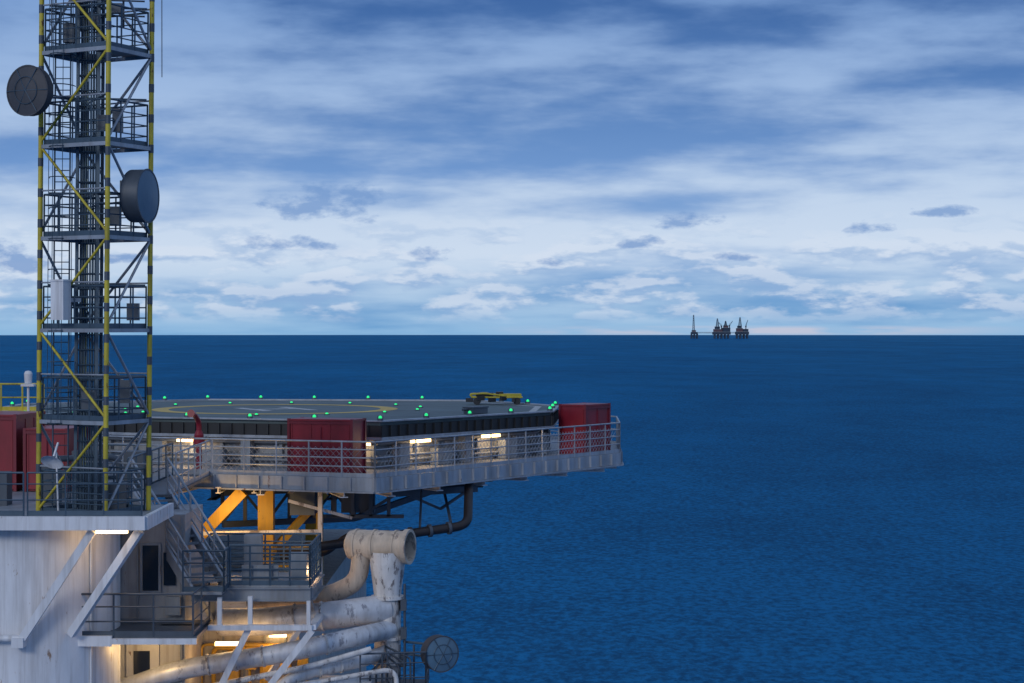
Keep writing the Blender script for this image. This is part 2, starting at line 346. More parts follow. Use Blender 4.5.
# rescue trolley / folded gear on the deck
g=group('rescue_trolley'); m=M(); bx,by=-.6,80.5
for s_ in(-.4,.4):
    m.tube((bx-1,by+s_,ZD+.3),(bx+1.0,by+s_,ZD+.3),.04)
    m.path([(bx-1,by+s_,ZD+.3),(bx-1.1,by+s_,ZD+.42),(bx-.5,by+s_,ZD+.46),(bx+.3,by+s_,ZD+.36)],.03,8,.12)
for i in range(6): m.tube((bx-1+.4*i,by-.4,ZD+.3),(bx-1+.4*i,by+.4,ZD+.3),.03)
m.box((bx+.5,by,ZD+.38),(.9,.6,.12),.1); put(m,'frame',YEL,g)
m=M()
for x in(-.8,.8):
    for s_ in(-.5,.5): m.tube((bx+x,by+s_-.05,ZD+.15),(bx+x,by+s_+.05,ZD+.15),.15,n=14)
m.box((bx-.5,by,ZD+.4),(.7,.5,.14)); m.box((bx+.1,by-.1,ZD+.42),(.3,.4,.2))
for k in range(5): m.box((bx-1.1+.45*k,by-.5,ZD+.2+.06*(k%2)),(.3,.12,.16),.3*k)
put(m,'wheels_and_gear',BLACK,g)
g=group('hose_reel_box'); m=M(); m.box((-1.3,71.6,ZD+.12),(.9,.4,.2),.93); m.box((-1.3,71.6,ZD+.25),(.96,.46,.05),.93); m.tube((-1.6,71.2,ZD+.18),(-1.75,71.0,ZD+.18),.05); put(m,'casing',DGREY,g)

# ------------------------------------------------------------ telecom tower
tw=group('telecom_tower')
F=(-10.42,51.2);Rr=(-9.63,52.94);Bk=(-11.61,54.06);Lf=(-12.40,52.32); CR=[F,Rr,Bk,Lf]; c0=(sum(p[0] for p in CR)/4,sum(p[1] for p in CR)/4)
ZS=[-4.85,-2.42,-.04,2.36,4.76,7.2,9.6,12.0]; SK=.0085
def V3(p,z): return Vector((p[0],p[1],z))
m=M()
for p in CR: m.tube(V3(p,-4.85),V3(p,12.2),.066,n=10)
for i in range(len(ZS)-1):
    a,b=ZS[i],ZS[i+1]
    P,Q=(F,Lf) if i%2 else (Lf,F)
    m.tube(V3(P,a+.08),V3(Q,b-.05),.036)
put(m.shear(-4.85,SK),'yellow_legs',YEL,tw)
m=M()
for j,p in enumerate(CR):
    z=-4.4+.2*j
    while z<12:
        m.tube(V3(p,z),V3(p,z+.22),.072,n=10); z+=.8
put(m.shear(-4.85,SK),'leg_clamps',DGREY,tw)
m=M()
for z in ZS:
    for i in range(4): m.beam(V3(CR[i],z-.05),V3(CR[(i+1)%4],z-.05),.07,.10)
for i in range(len(ZS)-1):
    a,b=ZS[i],ZS[i+1]; mid=(a+b)/2
    for (P,Q),f in (((F,Rr),0),((Rr,Bk),1),((Bk,Lf),0)):
        if (i+f)%2: P,Q=Q,P
        m.tube(V3(P,a+.08),V3(Q,b-.06),.038)
    m.tube(V3(Lf,mid),V3(F,mid),.025); m.tube(V3(Bk,mid),V3(Rr,mid),.025)
put(m.shear(-4.85,SK),'bracing',LGREY,tw)
m=M(); ins=[(c0[0]+(x-c0[0])*.93,c0[1]+(y-c0[1])*.93) for x,y in CR]
for z in ZS[:-1]:
    if z>-4.8:
        for a_,b_ in((0,.38),(.62,1)):
            A=Vector(ins[0]).lerp(Vector(ins[3]),a_);B=Vector(ins[0]).lerp(Vector(ins[3]),b_)
            C=Vector(ins[1]).lerp(Vector(ins[2]),b_);D=Vector(ins[1]).lerp(Vector(ins[2]),a_)
            m.poly([tuple(A),tuple(D),tuple(C),tuple(B)],z-.02,z+.01)
    m.rail([(x,y,z) for x,y in ins],1.1,.6,.024,(.25,.5,.75),close=True)
put(m.shear(-4.85,SK),'platform_guard_rails',BLUEG,tw)
m=M(); mc=(-11.2,52.75)
for dx in(-.27,.27):
    for dy in(-.27,.27): m.beam((mc[0]+dx,mc[1]+dy,-4.85),(mc[0]+dx,mc[1]+dy,12.2),.08)
z=-4.6
while z<12:
    for dx,dy,ex,ey in((-.27,-.27,.27,-.27),(.27,-.27,.27,.27),(-.27,.27,.27,.27),(-.27,-.27,-.27,.27)): m.tube((mc[0]+dx,mc[1]+dy,z),(mc[0]+ex,mc[1]+ey,z),.02,n=4)
    z+=.4
for i in range(7): m.tube((mc[0]-.2+i*.065,mc[1]-.2+.02*(i%2),-4.8),(mc[0]-.2+i*.065,mc[1]-.2+.02*(i%2),11.5),.018+.007*(i%3),n=6)
for z,dx_,dy_ in((6.1,-.9,-.4),(3.4,1.4,.1),(.7,-.4,-.8),(8.5,.8,-.1)):
    for o_ in(0,.06): m.path([(mc[0]+o_,mc[1]-.25,z-1.2),(mc[0]+o_,mc[1]-.25,z-.2),(mc[0]+dx_,mc[1]+dy_,z-.1+o_)],.02,6,.3)
for z in(-1.3,1.1,3.5,6.0,8.4,10.8):
    m.tube((-12.2,52.35,z),(-9.75,52.9,z),.03); m.tube((-10.5,51.4,z),(-11.5,53.8,z),.03)
put(m.shear(-4.85,SK),'cable_mast',BLUEG,tw)
m=M(); lc=(-11.85,52.4)
for s_ in(-.2,.2): m.tube((lc[0]+s_,lc[1],-4.8),(lc[0]+s_,lc[1],12),.022)
z=-4.6
while z<12: m.tube((lc[0]-.2,lc[1],z),(lc[0]+.2,lc[1],z),.013,n=4); z+=.3
z=-2.5
while z<12:
    for k in range(8):
        a=math.pi*k/8;b=math.pi*(k+1)/8; m.tube((lc[0]-.33*math.cos(a),lc[1]-.6*math.sin(a),z),(lc[0]-.33*math.cos(b),lc[1]-.6*math.sin(b),z),.014,n=4)
    z+=.8
for k in(1,3,5,7):
    a=math.pi*k/8; m.tube((lc[0]-.33*math.cos(a),lc[1]-.6*math.sin(a),-2.5),(lc[0]-.33*math.cos(a),lc[1]-.6*math.sin(a),12),.01,n=4)
put(m.shear(-4.85,SK),'caged_ladder',BLUEG,tw)
m=M()
m.box((-11.65,51.65,.68),(.42,.3,1.0),-.5); m.box((-11.65,51.65,1.2),(.46,.34,.05),-.5); m.box((-11.4,51.9,.7),(.5,.06,.1),.9)
put(m,'equipment_cabinet',WHITE,tw)
m=M()
for x,y,z0,z1,r_ in((-9.25,52.9,6.6,10.5,.012),(-11.6,53.8,8,9.8,.03),(-10.4,53.6,8,9.6,.03),(-11.95,52.0,7.3,9.2,.02),(-10.9,51.9,7.3,9.6,.02),(-11.3,51.9,7.3,9.0,.025)): m.tube((x,y,z0),(x,y,z1),r_)
for z in(8.2,8.6,9): m.tube((-12.2,52.4,z),(-9.7,52.9,z),.025)
for x,y,z,a_,b_,c_ in((-11.3,52.0,8.65,.35,.3,.5),(-10.9,52.2,8.0,.25,.25,.35),(-10.3,52.2,8.3,.3,.25,.25),(-10.6,52.0,5.3,.3,.25,.4),(-10.4,52.4,2.9,.3,.25,.5),(-11.0,52.0,-1.9,.35,.25,.5),(-10.0,52.8,.4,.3,.25,.45),(-10.3,52.3,5.4,.25,.2,.6),(-11.6,52.5,7.7,.3,.3,.5),(-10.2,52.6,-1.7,.3,.2,.6)): m.box((x,y,z),(a_,b_,c_))
put(m,'aerials_and_boxes',DGREY,tw)
def dish(name,c,d,r,depth,mat,ribs=True,mount=None,fmat=None):
    g=group(name); a=Vector(d).normalized(); c=Vector(c)
    m=M(); m.rev(c,a,[(-depth*.35,.12*r),(-depth*.3,.45*r),(-.05,.95*r),(0,r),(depth,r),(depth+.015,r*1.03),(depth+.03,r*1.03),(depth+.03,r*.97)],36); put(m,'shroud',mat,g)
    m=M(); m.rev(c,a,[(depth+.02,r*.97),(depth+.06,r*.6),(depth+.09,r*.25),(depth+.1,.001)],36); put(m,'radome',fmat or mat,g)
    x=a.cross(Vector((0,0,1))).normalized(); y=x.cross(a)
    m=M()
    if ribs:
        for t in(0,math.pi/3,2*math.pi/3):
            e=(x*math.cos(t)+y*math.sin(t))*r; cc=c+a*(depth+.1); m.tube(cc-e+a*-.06,cc,.014,n=5); m.tube(cc,cc+e+a*-.06,.014,n=5)
        for k in range(24):
            p=2*math.pi*k/24;q=2*math.pi*(k+1)/24
            m.tube(c+a*(depth+.085)+(x*math.cos(p)+y*math.sin(p))*r*.55,c+a*(depth+.085)+(x*math.cos(q)+y*math.sin(q))*r*.55,.01,n=4)
    m.beam(c-a*.3-y*r*.6,c-a*.3+y*r*.6,.09); m.beam(c-a*.3,c-a*.02,.25,.25)
    for s_ in(-1,1): m.tube(c-a*.02+x*s_*r*.7,c-a*.3,.025)
    if mount is not None:
        m.tube(c-a*.3+y*r*.35,Vector(mount)+Vector((0,0,r*.35)),.035); m.tube(c-a*.3-y*r*.35,Vector(mount)-Vector((0,0,r*.35)),.035)
    put(m,'mount_frame',BLUEG if ribs else DGREY,g); return g
dish('microwave_dish',(-12.32,51.5,6.06),(-.42,-.9,.0),.64,.22,DISHB,mount=(-12.3,52.3,6.05))
dish('microwave_dish',(-9.92,52.3,3.42),(.97,-.24,.0),.69,.42,DGREY,ribs=False,mount=(-9.7,52.9,3.42),fmat=RADOME)
dish('microwave_dish',(-2.12,56.2,-9.15),(.45,-.9,.0),.50,.35,DISHB,mount=(-3.1,57,-9.15),fmat=RADOME)
g=group('satellite_dish'); m=M(); m.rev((-11.7,50.95,-3.38),(-.15,-.6,-.75),[(0,.001),(.03,.14),(.09,.28),(.09,.29),(.02,.16),(-.05,.05)],24); m.tube((-11.7,51.05,-3.3),(-11.6,51.1,-2.95),.03); m.tube((-11.65,51.1,-3.2),(-11.6,51.1,-4.8),.025)
put(m,'reflector_and_pole',WHITE,g)
g=group('navigation_light'); m=M(); m.tube((-15.0,62,-4.8),(-15.0,62,-1.75),.04); m.tube((-15,62,-1.75),(-15,62,-1.45),.11,.13,n=14); m.rev((-15,62,-1.45),(0,0,1),[(0,.13),(.08,.09),(.1,.0)],14); m.box((-15,62,-1.8),(.4,.3,.08)); put(m,'lantern',WHITE,g)

# ------------------------------------------------------------ upper deck slab under tower
ud=group('upper_deck')
m=M(); m.poly([(-24,50.7),(-9.35,50.7),(-9.35,54.6),(-10.9,54.6),(-10.9,66),(-24,66)],-4.93,-4.85); put(m,'floor_plating',GREY,ud)
m=M(); m.bb(-24,-9.3,50.6,50.72,-5.15,-4.8); m.bb(-9.36,-9.24,50.725,54.6,-5.15,-4.8)
for x in(-13.5,-12,-10.6): m.bb(x-.08,x+.08,50.8,54.5,-5.15,-4.94)
put(m,'edge_beams',WHITE,ud)
m=M(); m.rail([(-24,50.75,-4.8),(-12.4,50.75,-4.8)],1.1,1.3,.025); m.rail([(-18,63.5,-4.85),(-12,63.5,-4.85)],1.1); m.rail([(-10.95,57,-4.85),(-10.95,64.5,-4.85)],1.1)
m.rail([(-12.3,50.75,-4.8),(-9.4,50.75,-4.8)],1.1,.9,.022)
put(m,'guard_rail',BLUEG,ud)
m=M(); m.poly([(-10.9,56.8),(-9.7,56.8),(-9.7,65),(-10.9,65.3)],-4.84,-4.76); put(m,'gangway_floor',DGREY,ud)
m=M(); m.rail([(-9.75,58.0,-4.76),(-9.75,64.8,-4.76)],1.1,1.1,.025,(.4,.7)); put(m,'gangway_rail',LGREY,ud)
m=M()
m.box((-12.2,57.5,-4.2),(.8,.6,1.3)); m.box((-11.4,60.5,-4.3),(.6,.6,1.1)); m.path([(-13.0,56,-4.8),(-13.0,56,-3.7),(-11.2,57,-3.7),(-11.2,57,-4.8)],.09,10,.3); m.path([(-12.6,56.2,-4.8),(-12.6,56.2,-3.9),(-11.6,57,-3.9),(-11.6,57,-4.8)],.06,10,.3)
m.box((-10.5,53.3,-4.5),(.5,.4,.7)); m.box((-11.2,53.2,-4.35),(.4,.4,1.0)); m.box((-14.2,54.5,-4.4),(1.0,.6,.9)); m.box((-12.6,54.6,-4.3),(.5,.5,1.1))
put(m,'deck_equipment',DGREY,ud)
m=M()
m.rail([(-17.5,63.2,-2.65),(-14.8,63.2,-2.65)],.85,.6,.03,(.5,)); m.beam((-17.5,63.2,-2.7),(-14.8,63.2,-2.7),.3,.08)
for x in(-17.3,-15): m.beam((x,63.2,-4.85),(x,63.2,-2.7),.1)
put(m,'yellow_access_platform',YEL,ud)
m=M(); m.box((-10.2,50.95,-5.22),(.8,.14,.08)); put(m,'soffit_lights',LAMPW,ud)
lamp(ud,(-10.2,51.3,-5.45),22)

# ------------------------------------------------------------ white pedestal column and struts
pd=group('pedestal_column'); m=M(); pc=(-12.9,53.6)
m.rev((pc[0],pc[1],SEA-3),(0,0,1),[(0,2.35),(-5.16-(SEA-3),2.35)],64)
put(m,'shell',WHITE,pd)
m=M()
for z in(-12,-20,-30): 
    m.rev((pc[0],pc[1],z),(0,0,1),[(0,2.36),(0,2.46),(.16,2.46),(.16,2.36)],64)
for a in(-2.3,-1.75,-.65): m.tube((pc[0]+2.4*math.cos(a),pc[1]+2.4*math.sin(a),-5.2),(pc[0]+2.4*math.cos(a),pc[1]+2.4*math.sin(a),-14),.03)
m.tube((-16,51.0,-7.95),(-12.5,51.0,-7.95),.09,n=10)
put(m,'stiffener_rings_and_pipes',WHITE,pd)
m=M(); m.beam((-10.7,51.0,-5.2),(-12.5,51.0,-7.95),.2,.2); m.beam((-9.5,51.0,-5.2),(-11.4,51.6,-7.95),.2,.2)
m.box((-12.6,51.05,-8.05),(.3,.4,.25)); put(m,'diagonal_struts',WHITE,pd)

# ------------------------------------------------------------ accommodation / process module
mod=group('platform_module')
m=M(); m.bb(-24,-6.2,58.2,85,-17,-8.6); m.bb(-12,-9.0,55.0,58.19,-17,-8.1); put(m,'cladding',CREAM,mod)
m=M(); m.bb(-12,-9.0,55.0,58.19,-8.095,-5.16); put(m,'upper_wall',WALL,mod)
m=M()
for x in range(0,9):
    X=-11.4+x*.6; 
    m.bb(X-.03,X+.03,58.13,58.199,-16,-8.7)
for x in(-10.9,-10.3,-9.1): m.bb(x-.03,x+.03,54.94,54.999,-16,-5.2)
for z in(-8.05,-10.7): m.bb(-11.5,-9.0,54.92,54.935,z-.05,z+.05)
put(m,'wall_seams',GREY,mod)
m=M(); m.bb(-10.15,-9.72,54.93,54.99,-7.25,-6.0); m.bb(-9.58,-9.25,54.93,54.99,-7.1,-6.2); put(m,'windows',GLASS,mod)
m=M(); m.bb(-10.22,-9.65,54.9,54.93,-7.32,-7.25); m.bb(-10.22,-9.65,54.9,54.93,-6.0,-5.93); m.bb(-10.22,-10.155,54.9,54.99,-7.25,-6.0); m.bb(-9.715,-9.65,54.9,54.99,-7.25,-6.0)
m.bb(-11.2,-10.4,54.7,54.93,-5.7,-5.45); m.bb(-9.5,-9.1,54.75,54.93,-7.9,-7.4); put(m,'window_frames',GREY,mod)
m=M(); m.bb(-10.6,-9.7,54.9,54.99,-10.4,-8.6); put(m,'door',CREAM,mod)
m=M(); m.bb(-10.4,-9.95,54.88,54.897,-9.6,-8.9); put(m,'door_window',GLASS,mod)
m=M()
for x,y in((-22,60),(-8.5,60),(-22,83),(-8.5,83)): m.tube((x,y,-17),(x,y,SEA-3),1.3,n=24)
for a,b in(((-22,60),(-8.5,60)),((-8.5,60),(-8.5,83))):
    m.tube((*a,-20),(*b,-48),.5,n=12); m.tube((*b,-20),(*a,-48),.5,n=12)
put(m,'jacket_legs',YEL,mod)
m=M()
m.bb(-11.4,-8.2,52.0,54.9,-8.15,-8.05); put(m,'lower_walkway_floor',DGREY,mod)
m=M(); m.bb(-11.45,-10.4,51.9,52.0,-8.3,-8.03); m.bb(-10.4,-8.2,51.9,52.0,-8.25,-8.1)
m.beam((-9.5,54,-8.12),(-5.4,54,-8.12),.2,.14); m.beam((-5.4,54,-8.12),(-5.4,58,-8.12),.2,.14)
m.beam((-5.4,54,-8.2),(-6.75,54,-9.95),.17); m.beam((-7.15,54.2,-8.2),(-8.0,54.2,-9.95),.17); m.beam((-5.8,56.5,-8.2),(-6.9,56,-9.9),.14)
m.beam((-7.9,54,-8.2),(-7.9,54,-7.3),.12); m.beam((-7.1,54.2,-8.2),(-7.1,54.2,-7.3),.12); m.beam((-5.5,54,-8.05),(-5.5,54,-7.4),.1)
m.beam((-6.8,54,-9.95),(-3.6,56,-9.75),.2,.3)
m.bb(-5.4,-3.9,55,56.5,-10.2,-9.85)
put(m,'white_framing',WHITE,mod)
m=M(); m.rail([(-11.4,52.0,-8.05),(-8.3,52.0,-8.05)],1.1,1.0,.028,(.35,.7)); m.rail([(-8.3,52,-8.05),(-8.3,54.8,-8.05)],1.1); put(m,'lower_rail',DGREY,mod)
m=M(); m.box((-9.7,53.2,-8.25),(.9,.14,.08)); m.box((-7.85,55.2,-8.75),(.7,.14,.1)); m.box((-6.8,58,-8.95),(.5,.1,.1)); put(m,'strip_lights',LAMPW,mod)
lamp(mod,(-9.8,53.8,-8.7),40,(1,.62,.24)); lamp(mod,(-7.8,55.8,-9.1),40,(1,.55,.2)); lamp(mod,(-6.8,57.5,-9.2),28,(1,.55,.2)); lamp(mod,(-9.0,56,-9.6),30,(1,.6,.2))
m=M()
for k in range(7):
    m.path([(-9+.35*k,57.9,-16),(-9+.35*k,57.9,-9.2-.1*(k%3)),(-5.5,57.6,-9.2-.1*(k%3))],.045+.02*(k%2),8,.2)
for k in range(6):
    m.bb(-8.7+k*.5,-8.4+k*.5,57.7,58.1,-9.9-(k%2)*.5,-9.5)
put(m,'small_bore_piping',ORANGE,mod)

# ------------------------------------------------------------ staircase with landing
st=group('staircase')
top=Vector((-10.30,56.9,-4.76)); bot=Vector((-8.25,54.3,-7.12)); d=(bot-top); hd_=Vector((d.x,d.y,0)).normalized(); side=Vector((-hd_.y,hd_.x,0))*.55
m=M()
for s_ in(-1,1): m.beam(top+side*s_,bot+side*s_,.08,.3)
n=13; ang=math.atan2(hd_.y,hd_.x)
put(m,'stringers',LGREY,st); m=M()
for k in range(1,n):
    p=top.lerp(bot,k/n); m.box(p,(.25,1.04,.05),ang); m.box((p.x+hd_.x*.12,p.y+hd_.y*.12,p.z+.03),(.03,1.04,.03),ang)
put(m,'treads',GREY,st)
m=M()
for s_ in(-1,1):
    a=top+side*s_*1.02; b=bot+side*s_*1.02; U=Vector((0,0,1))
    m.tube(a+U*1.0,b+U*1.0,.035); m.tube(a+U*.67,b+U*.67,.024); m.tube(a+U*.35,b+U*.35,.024)
    for k in range(6): p=a.lerp(b,k/5); m.tube(p,p+U*1.0,.028)
put(m,'stair_handrail',LGREY,st)
m=M(); m.bb(-8.75,-5.55,54.6,57.6,-7.14,-7.06); m.ibeam((-8.75,54.55,-7.3),(-5.5,54.55,-7.3),.2,.36); m.ibeam((-5.5,54.7,-7.3),(-5.5,57.6,-7.3),.2,.36)
for k in range(5): m.beam((-8.3+k*.65,54.7,-7.22),(-8.3+k*.65,57.5,-7.22),.08,.14)
m.bb(-8.9,-7.8,53.7,54.44,-7.2,-7.12)
for x in(-8.6,-5.6): m.beam((x,57.5,-8.6),(x,57.5,-7.15),.16)
m.beam((-8.6,57.5,-8.5),(-8.6,54.8,-7.3),.1); m.beam((-5.6,57.5,-8.5),(-5.6,54.8,-7.3),.1)
put(m,'landing',GREY,st)
m=M(); m.rail([(-7.7,54.6,-7.06),(-5.52,54.6,-7.06),(-5.52,57.6,-7.06),(-8.7,57.6,-7.06)],1.1,.55,.03,(.2,.4,.6,.8)); m.rail([(-8.85,53.75,-7.12),(-7.75,53.75,-7.12),(-7.75,54.55,-7.12)],1.1,.55,.028,(.35,.7)); put(m,'landing_rail',BLUEG,st)
m=M(); m.box((-6.9,54.75,-6.75),(1.0,.08,.45)); m.box((-6.0,56.2,-6.7),(.5,.5,.7)); m.box((-7.4,57.2,-6.5),(.5,.4,1.1)); put(m,'junction_boxes',GREY,st)

# ------------------------------------------------------------ exhaust duct and pipework
du=group('exhaust_duct'); m=M(); dx,dy=-3.55,57.0
m.rev((dx,dy,-17),(0,0,1),[(0,.38),(17-7.7,.38),(17-7.35,.42),(17-6.75,.50),(17-6.4,.50)],28)
for z in(-12,-10.4,-9.6,-8.9,-7.75): m.rev((dx,dy,z),(0,0,1),[(0,.38),(0,.47),(.09,.47),(.09,.38)],28)
put(m,'vertical_duct',WHITE_OLD,du)
m=M(); ax=Vector((1,-.32,0)).normalized(); tc_=Vector((dx-.2,dy+.1,-6.25))
m.rev(tc_,ax,[(-1.05,.0),(-1.04,.25),(-.95,.4),(-.8,.44),(.75,.44),(.75,.50),(.9,.50),(.9,.42),(.5,.40)],30)
for h in(-.75,-.2,.45): m.rev(tc_,ax,[(h,.44),(h,.47),(h+.06,.47),(h+.06,.44)],30)
put(m,'tee_outlet',TANP,du)
m=M(); m.rev(tc_,ax,[(.55,.41),(.56,.0)],30); put(m,'outlet_interior',BLACK,du)
m=M()
m.path([(dx-.75,dy+.15,-6.4),(dx-.85,dy+.2,-7.3),(dx-1.8,dy+.3,-7.75),(-7.6,58,-8.0)],.27,18,.6)
put(m,'side_branch',TANP,du)
lamp(du,(-5.6,56.6,-6.9),20,(1,.6,.3))
pp=group('pipework')
m=M()
m.path([(-8.3,57.5,-8.5),(-6.9,56.6,-8.35),(-4.6,56.5,-8.1),(-3.55,56.95,-8.0)],.40,22,.6)
m.path([(-11.5,55,-10.2),(-9.1,54.9,-9.4),(-6.1,55,-8.95),(-4.2,55.6,-8.6),(-3.5,56.8,-8.6)],.27,18,.8)
m.path([(-7.2,54.6,-10.6),(-5.9,55,-9.55),(-4.2,55.7,-9.3),(-3.5,56.8,-9.2)],.2,16,.6)
put(m,'insulated_pipes',INSUL,pp)
m=M()
def bands(pts,r,sp):
    for a,b in zip(pts,pts[1:]):
        a=Vector(a);b=Vector(b);L_=(b-a).length; n=int(L_/sp)
        for k in range(1,n):
            p=a.lerp(b,k/n); m.rev(p,b-a,[(-.03,r),(-.03,r+.03),(.03,r+.03),(.03,r)],20)
bands([(-6.9,56.6,-8.35),(-4.6,56.5,-8.1)],.40,.6); bands([(-9.1,54.9,-9.4),(-6.1,55,-8.95),(-4.2,55.6,-8.6)],.27,.7); bands([(-5.9,55,-9.55),(-4.2,55.7,-9.3)],.2,.5)
m.path([(-10.5,54.6,-11),(-8.6,54.6,-9.9),(-5.5,54.8,-9.3),(-3.9,55.2,-8.9)],.08,10,.4)
m.path([(-8,54.6,-10.6),(-5.3,54.9,-9.75),(-3.2,55.3,-9.45),(-3.2,55.3,-10.6)],.07,10,.4)
put(m,'clamps_and_small_lines',WHITE_OLD,pp)
m=M()
for x in(-3.15,-2.75): 
    m.tube((x,56.0,-12),(x,56.0,-8.9),.03)
z=-12
while z<-9: m.tube((-3.15,56,z),(-2.75,56,z),.015); z+=.28
m.rail([(-4.2,55.3,-10.15),(-2.4,55.6,-10.15),(-2.4,57.5,-10.15)],1.1,.6,.025); m.bb(-4.2,-2.4,55.3,57.6,-10.25,-10.15)
m.beam((-4.2,55.4,-10.9),(-2.4,57.5,-10.3),.1)
for k in range(8): m.path([(-3.95+.16*k,55.6+.1*(k%3),-11),(-3.95+.16*k,55.6+.1*(k%3),-9.6+.12*(k%4)),(-3.6,56.6,-9.4+.12*(k%4))],.03,6,.15)
for z in(-7.9,-8.7,-9.5): m.box((-3.08,56.8,z),(.16,.3,.3))
m.tube((-3.05,56.8,-7.3),(-3.05,56.8,-11),.035)
put(m,'access_ladder_and_platform',DGREY,pp)
dp=group('deck_drain_pipe')
m=M(); m.path([(-7.5,64.5,-7.2),(-6.2,63.6,-7.0),(-3.9,64.5,-6.75),(-1.45,65.5,-6.5),(-1.45,67.2,-5.2)],.15,14,.45)
m.path([(-7.5,64.9,-7.45),(-6.0,64.3,-7.3),(-5.3,64.5,-6.7),(-4.0,65,-6.7)],.1,12,.3)
put(m,'main_run',PIPEB,dp)
m=M()
for t in(.25,.5,.75):
    p=Vector((-3.9,64.5,-6.75)).lerp(Vector((-1.45,65.5,-6.5)),t); m.rev(p,(2.45,1,.25),[(-.05,.15),(-.05,.21),(.05,.21),(.05,.15)],16); 
m.tube((-3.0,65.0,-6.6),(-3.0,66.5,-5.3),.04); m.beam((-2.0,65.4,-6.4),(-2.4,69,-5.4),.08)
put(m,'flanges_and_hangers',DGREY,dp)

# ------------------------------------------------------------ distant platforms (about 10 km off)
D=10000.0; zw=SEA-D*D/(2*RE)
def lattice(m,x,y,z0,z1,w0,w1,t,n=7):
    for k in range(n):
        a,b=k/n,(k+1)/n; wa=w0+(w1-w0)*a; wb=w0+(w1-w0)*b; za=z0+(z1-z0)*a; zb=z0+(z1-z0)*b
        ca=[(x-wa,y-wa,za),(x+wa,y-wa,za),(x+wa,y+wa,za),(x-wa,y+wa,za)]; cb=[(x-wb,y-wb,zb),(x+wb,y-wb,zb),(x+wb,y+wb,zb),(x-wb,y+wb,zb)]
        for i in range(4): m.beam(ca[i],cb[i],t); m.beam(ca[i],cb[(i+1)%4],t*.6); m.beam(cb[i],cb[(i+1)%4],t*.6)
def rig(x0,x1,decks,derricks,cranes,legs):
    g=group('offshore_platform'); m=M(); xc=(x0+x1)/2; w=(x1-x0)
    for i in range(legs):
        X=x0+w*(.12+.76*i/(legs-1))
        for Y in(D-15,D+15): m.tube((X,Y,zw-4),(X,Y,zw+26),3.6,n=8)
    for i in range(legs-1):
        Xa=x0+w*(.12+.76*i/(legs-1)); Xb=x0+w*(.12+.76*(i+1)/(legs-1)); m.beam((Xa,D-15,zw+2),(Xb,D-15,zw+24),1.6); m.beam((Xb,D-15,zw+2),(Xa,D-15,zw+24),1.6)
    for X,z0,h,t in derricks: lattice(m,X,D,zw+z0,zw+z0+h,t,1.6,1.8)
    for X,z,ex,ez in cranes:
        m.tube((X,D-12,zw+z-14),(X,D-12,zw+z),2.5,n=8); m.box((X,D-12,zw+z+2),(7,7,6)); m.beam((X,D-12,zw+z+2),(X+ex,D-12,zw+z+ez),2.2); m.beam((X,D-12,zw+z+12),(X+ex,D-12,zw+z+ez),.8); m.beam((X,D-12,zw+z+2),(X,D-12,zw+z+12),1.5)
    put(m,'jacket_derricks_and_cranes',FAR,g)
    m=M(); m2=M()
    for k,(a,b,z0,z1) in enumerate(decks): 
        (m2 if k%3==1 else m).bb(a,b,D-20+k,D+20,zw+z0,zw+z1-.5)
        m.bb(a-1.5,b+1.5,D-22,D+22,zw+z1-.5,zw+z1)
    put(m,'deck_modules',FAR,g); 
    if m2.v: put(m2,'deck_modules_red',FARR,g)
rig(893,930,[(895,926,22,33),(900,918,33.5,42)],[(908,38,80,5)],[],3)
rig(1002,1092,[(1003,1092,20,33),(1008,1050,33.5,47),(1052,1090,33.5,54),(1015,1038,47.5,60),(1058,1080,54.5,66)],[(1027,60,40,7),(1068,66,22,6)],[(1046,60,-16,22),(1086,62,16,26)],5)
rig(1116,1184,[(1117,1183,20,34),(1122,1152,34.5,52),(1154,1180,34.5,48),(1128,1147,52.5,64)],[(1140,64,42,7)],[(1168,60,10,34)],4)
for a,b in((925,1002),(1092,1118)):
    g=group('footbridge'); m=M()
    for z in(27,32):
        for Y in(D-3,D+3): m.beam((a,Y,zw+z),(b,Y,zw+z),1.2)
    n=int((b-a)/7)
    for k in range(n): 
        u=a+(b-a)*k/n; v=a+(b-a)*(k+1)/n; m.beam((u,D-3,zw+27),(v,D-3,zw+32),.8); m.beam((v,D-3,zw+27),(v,D-3,zw+32),.8)
    put(m,'truss',FAR,g)

finish()

# ------------------------------------------------------------ world sky
w=bpy.data.worlds.new('World'); sc.world=w; w.use_nodes=True; nt=w.node_tree; N=nt.nodes; L=nt.links
w.cycles.sampling_method='MANUAL'; w.cycles.sample_map_resolution=256
bg=N['Background']
def val(x,inp):
    if isinstance(x,(int,float)): inp.default_value=x
    else: L.new(x,inp)
def mth(op,a,b=None,c=None,clamp=False):
    n=N.new('ShaderNodeMath'); n.operation=op; n.use_clamp=clamp; val(a,n.inputs[0])
    if b is not None: val(b,n.inputs[1])
    if c is not None: val(c,n.inputs[2])
    return n.outputs[0]
def mixc(f,a,b,mode='MIX'):
    n=N.new('ShaderNodeMix'); n.data_type='RGBA'; n.blend_type=mode; val(f,n.inputs[0])
    for x,i in((a,6),(b,7)):
        if isinstance(x,tuple): n.inputs[i].default_value=x
        else: L.new(x,n.inputs[i])
    return n.outputs[2]
def ramp(f,els,interp='LINEAR'):
    n=N.new('ShaderNodeValToRGB'); n.color_ramp.interpolation=interp; e=n.color_ramp.elements
    while len(e)<len(els): e.new(.5)
    for k,(p,c) in enumerate(els): e[k].position=p; e[k].color=c
    L.new(f,n.inputs[0]); return n.outputs[0]
BW=lambda v:(v,v,v,1)
tc=N.new('ShaderNodeTexCoord'); sx=N.new('ShaderNodeSeparateXYZ'); L.new(tc.outputs['Generated'],sx.inputs[0])
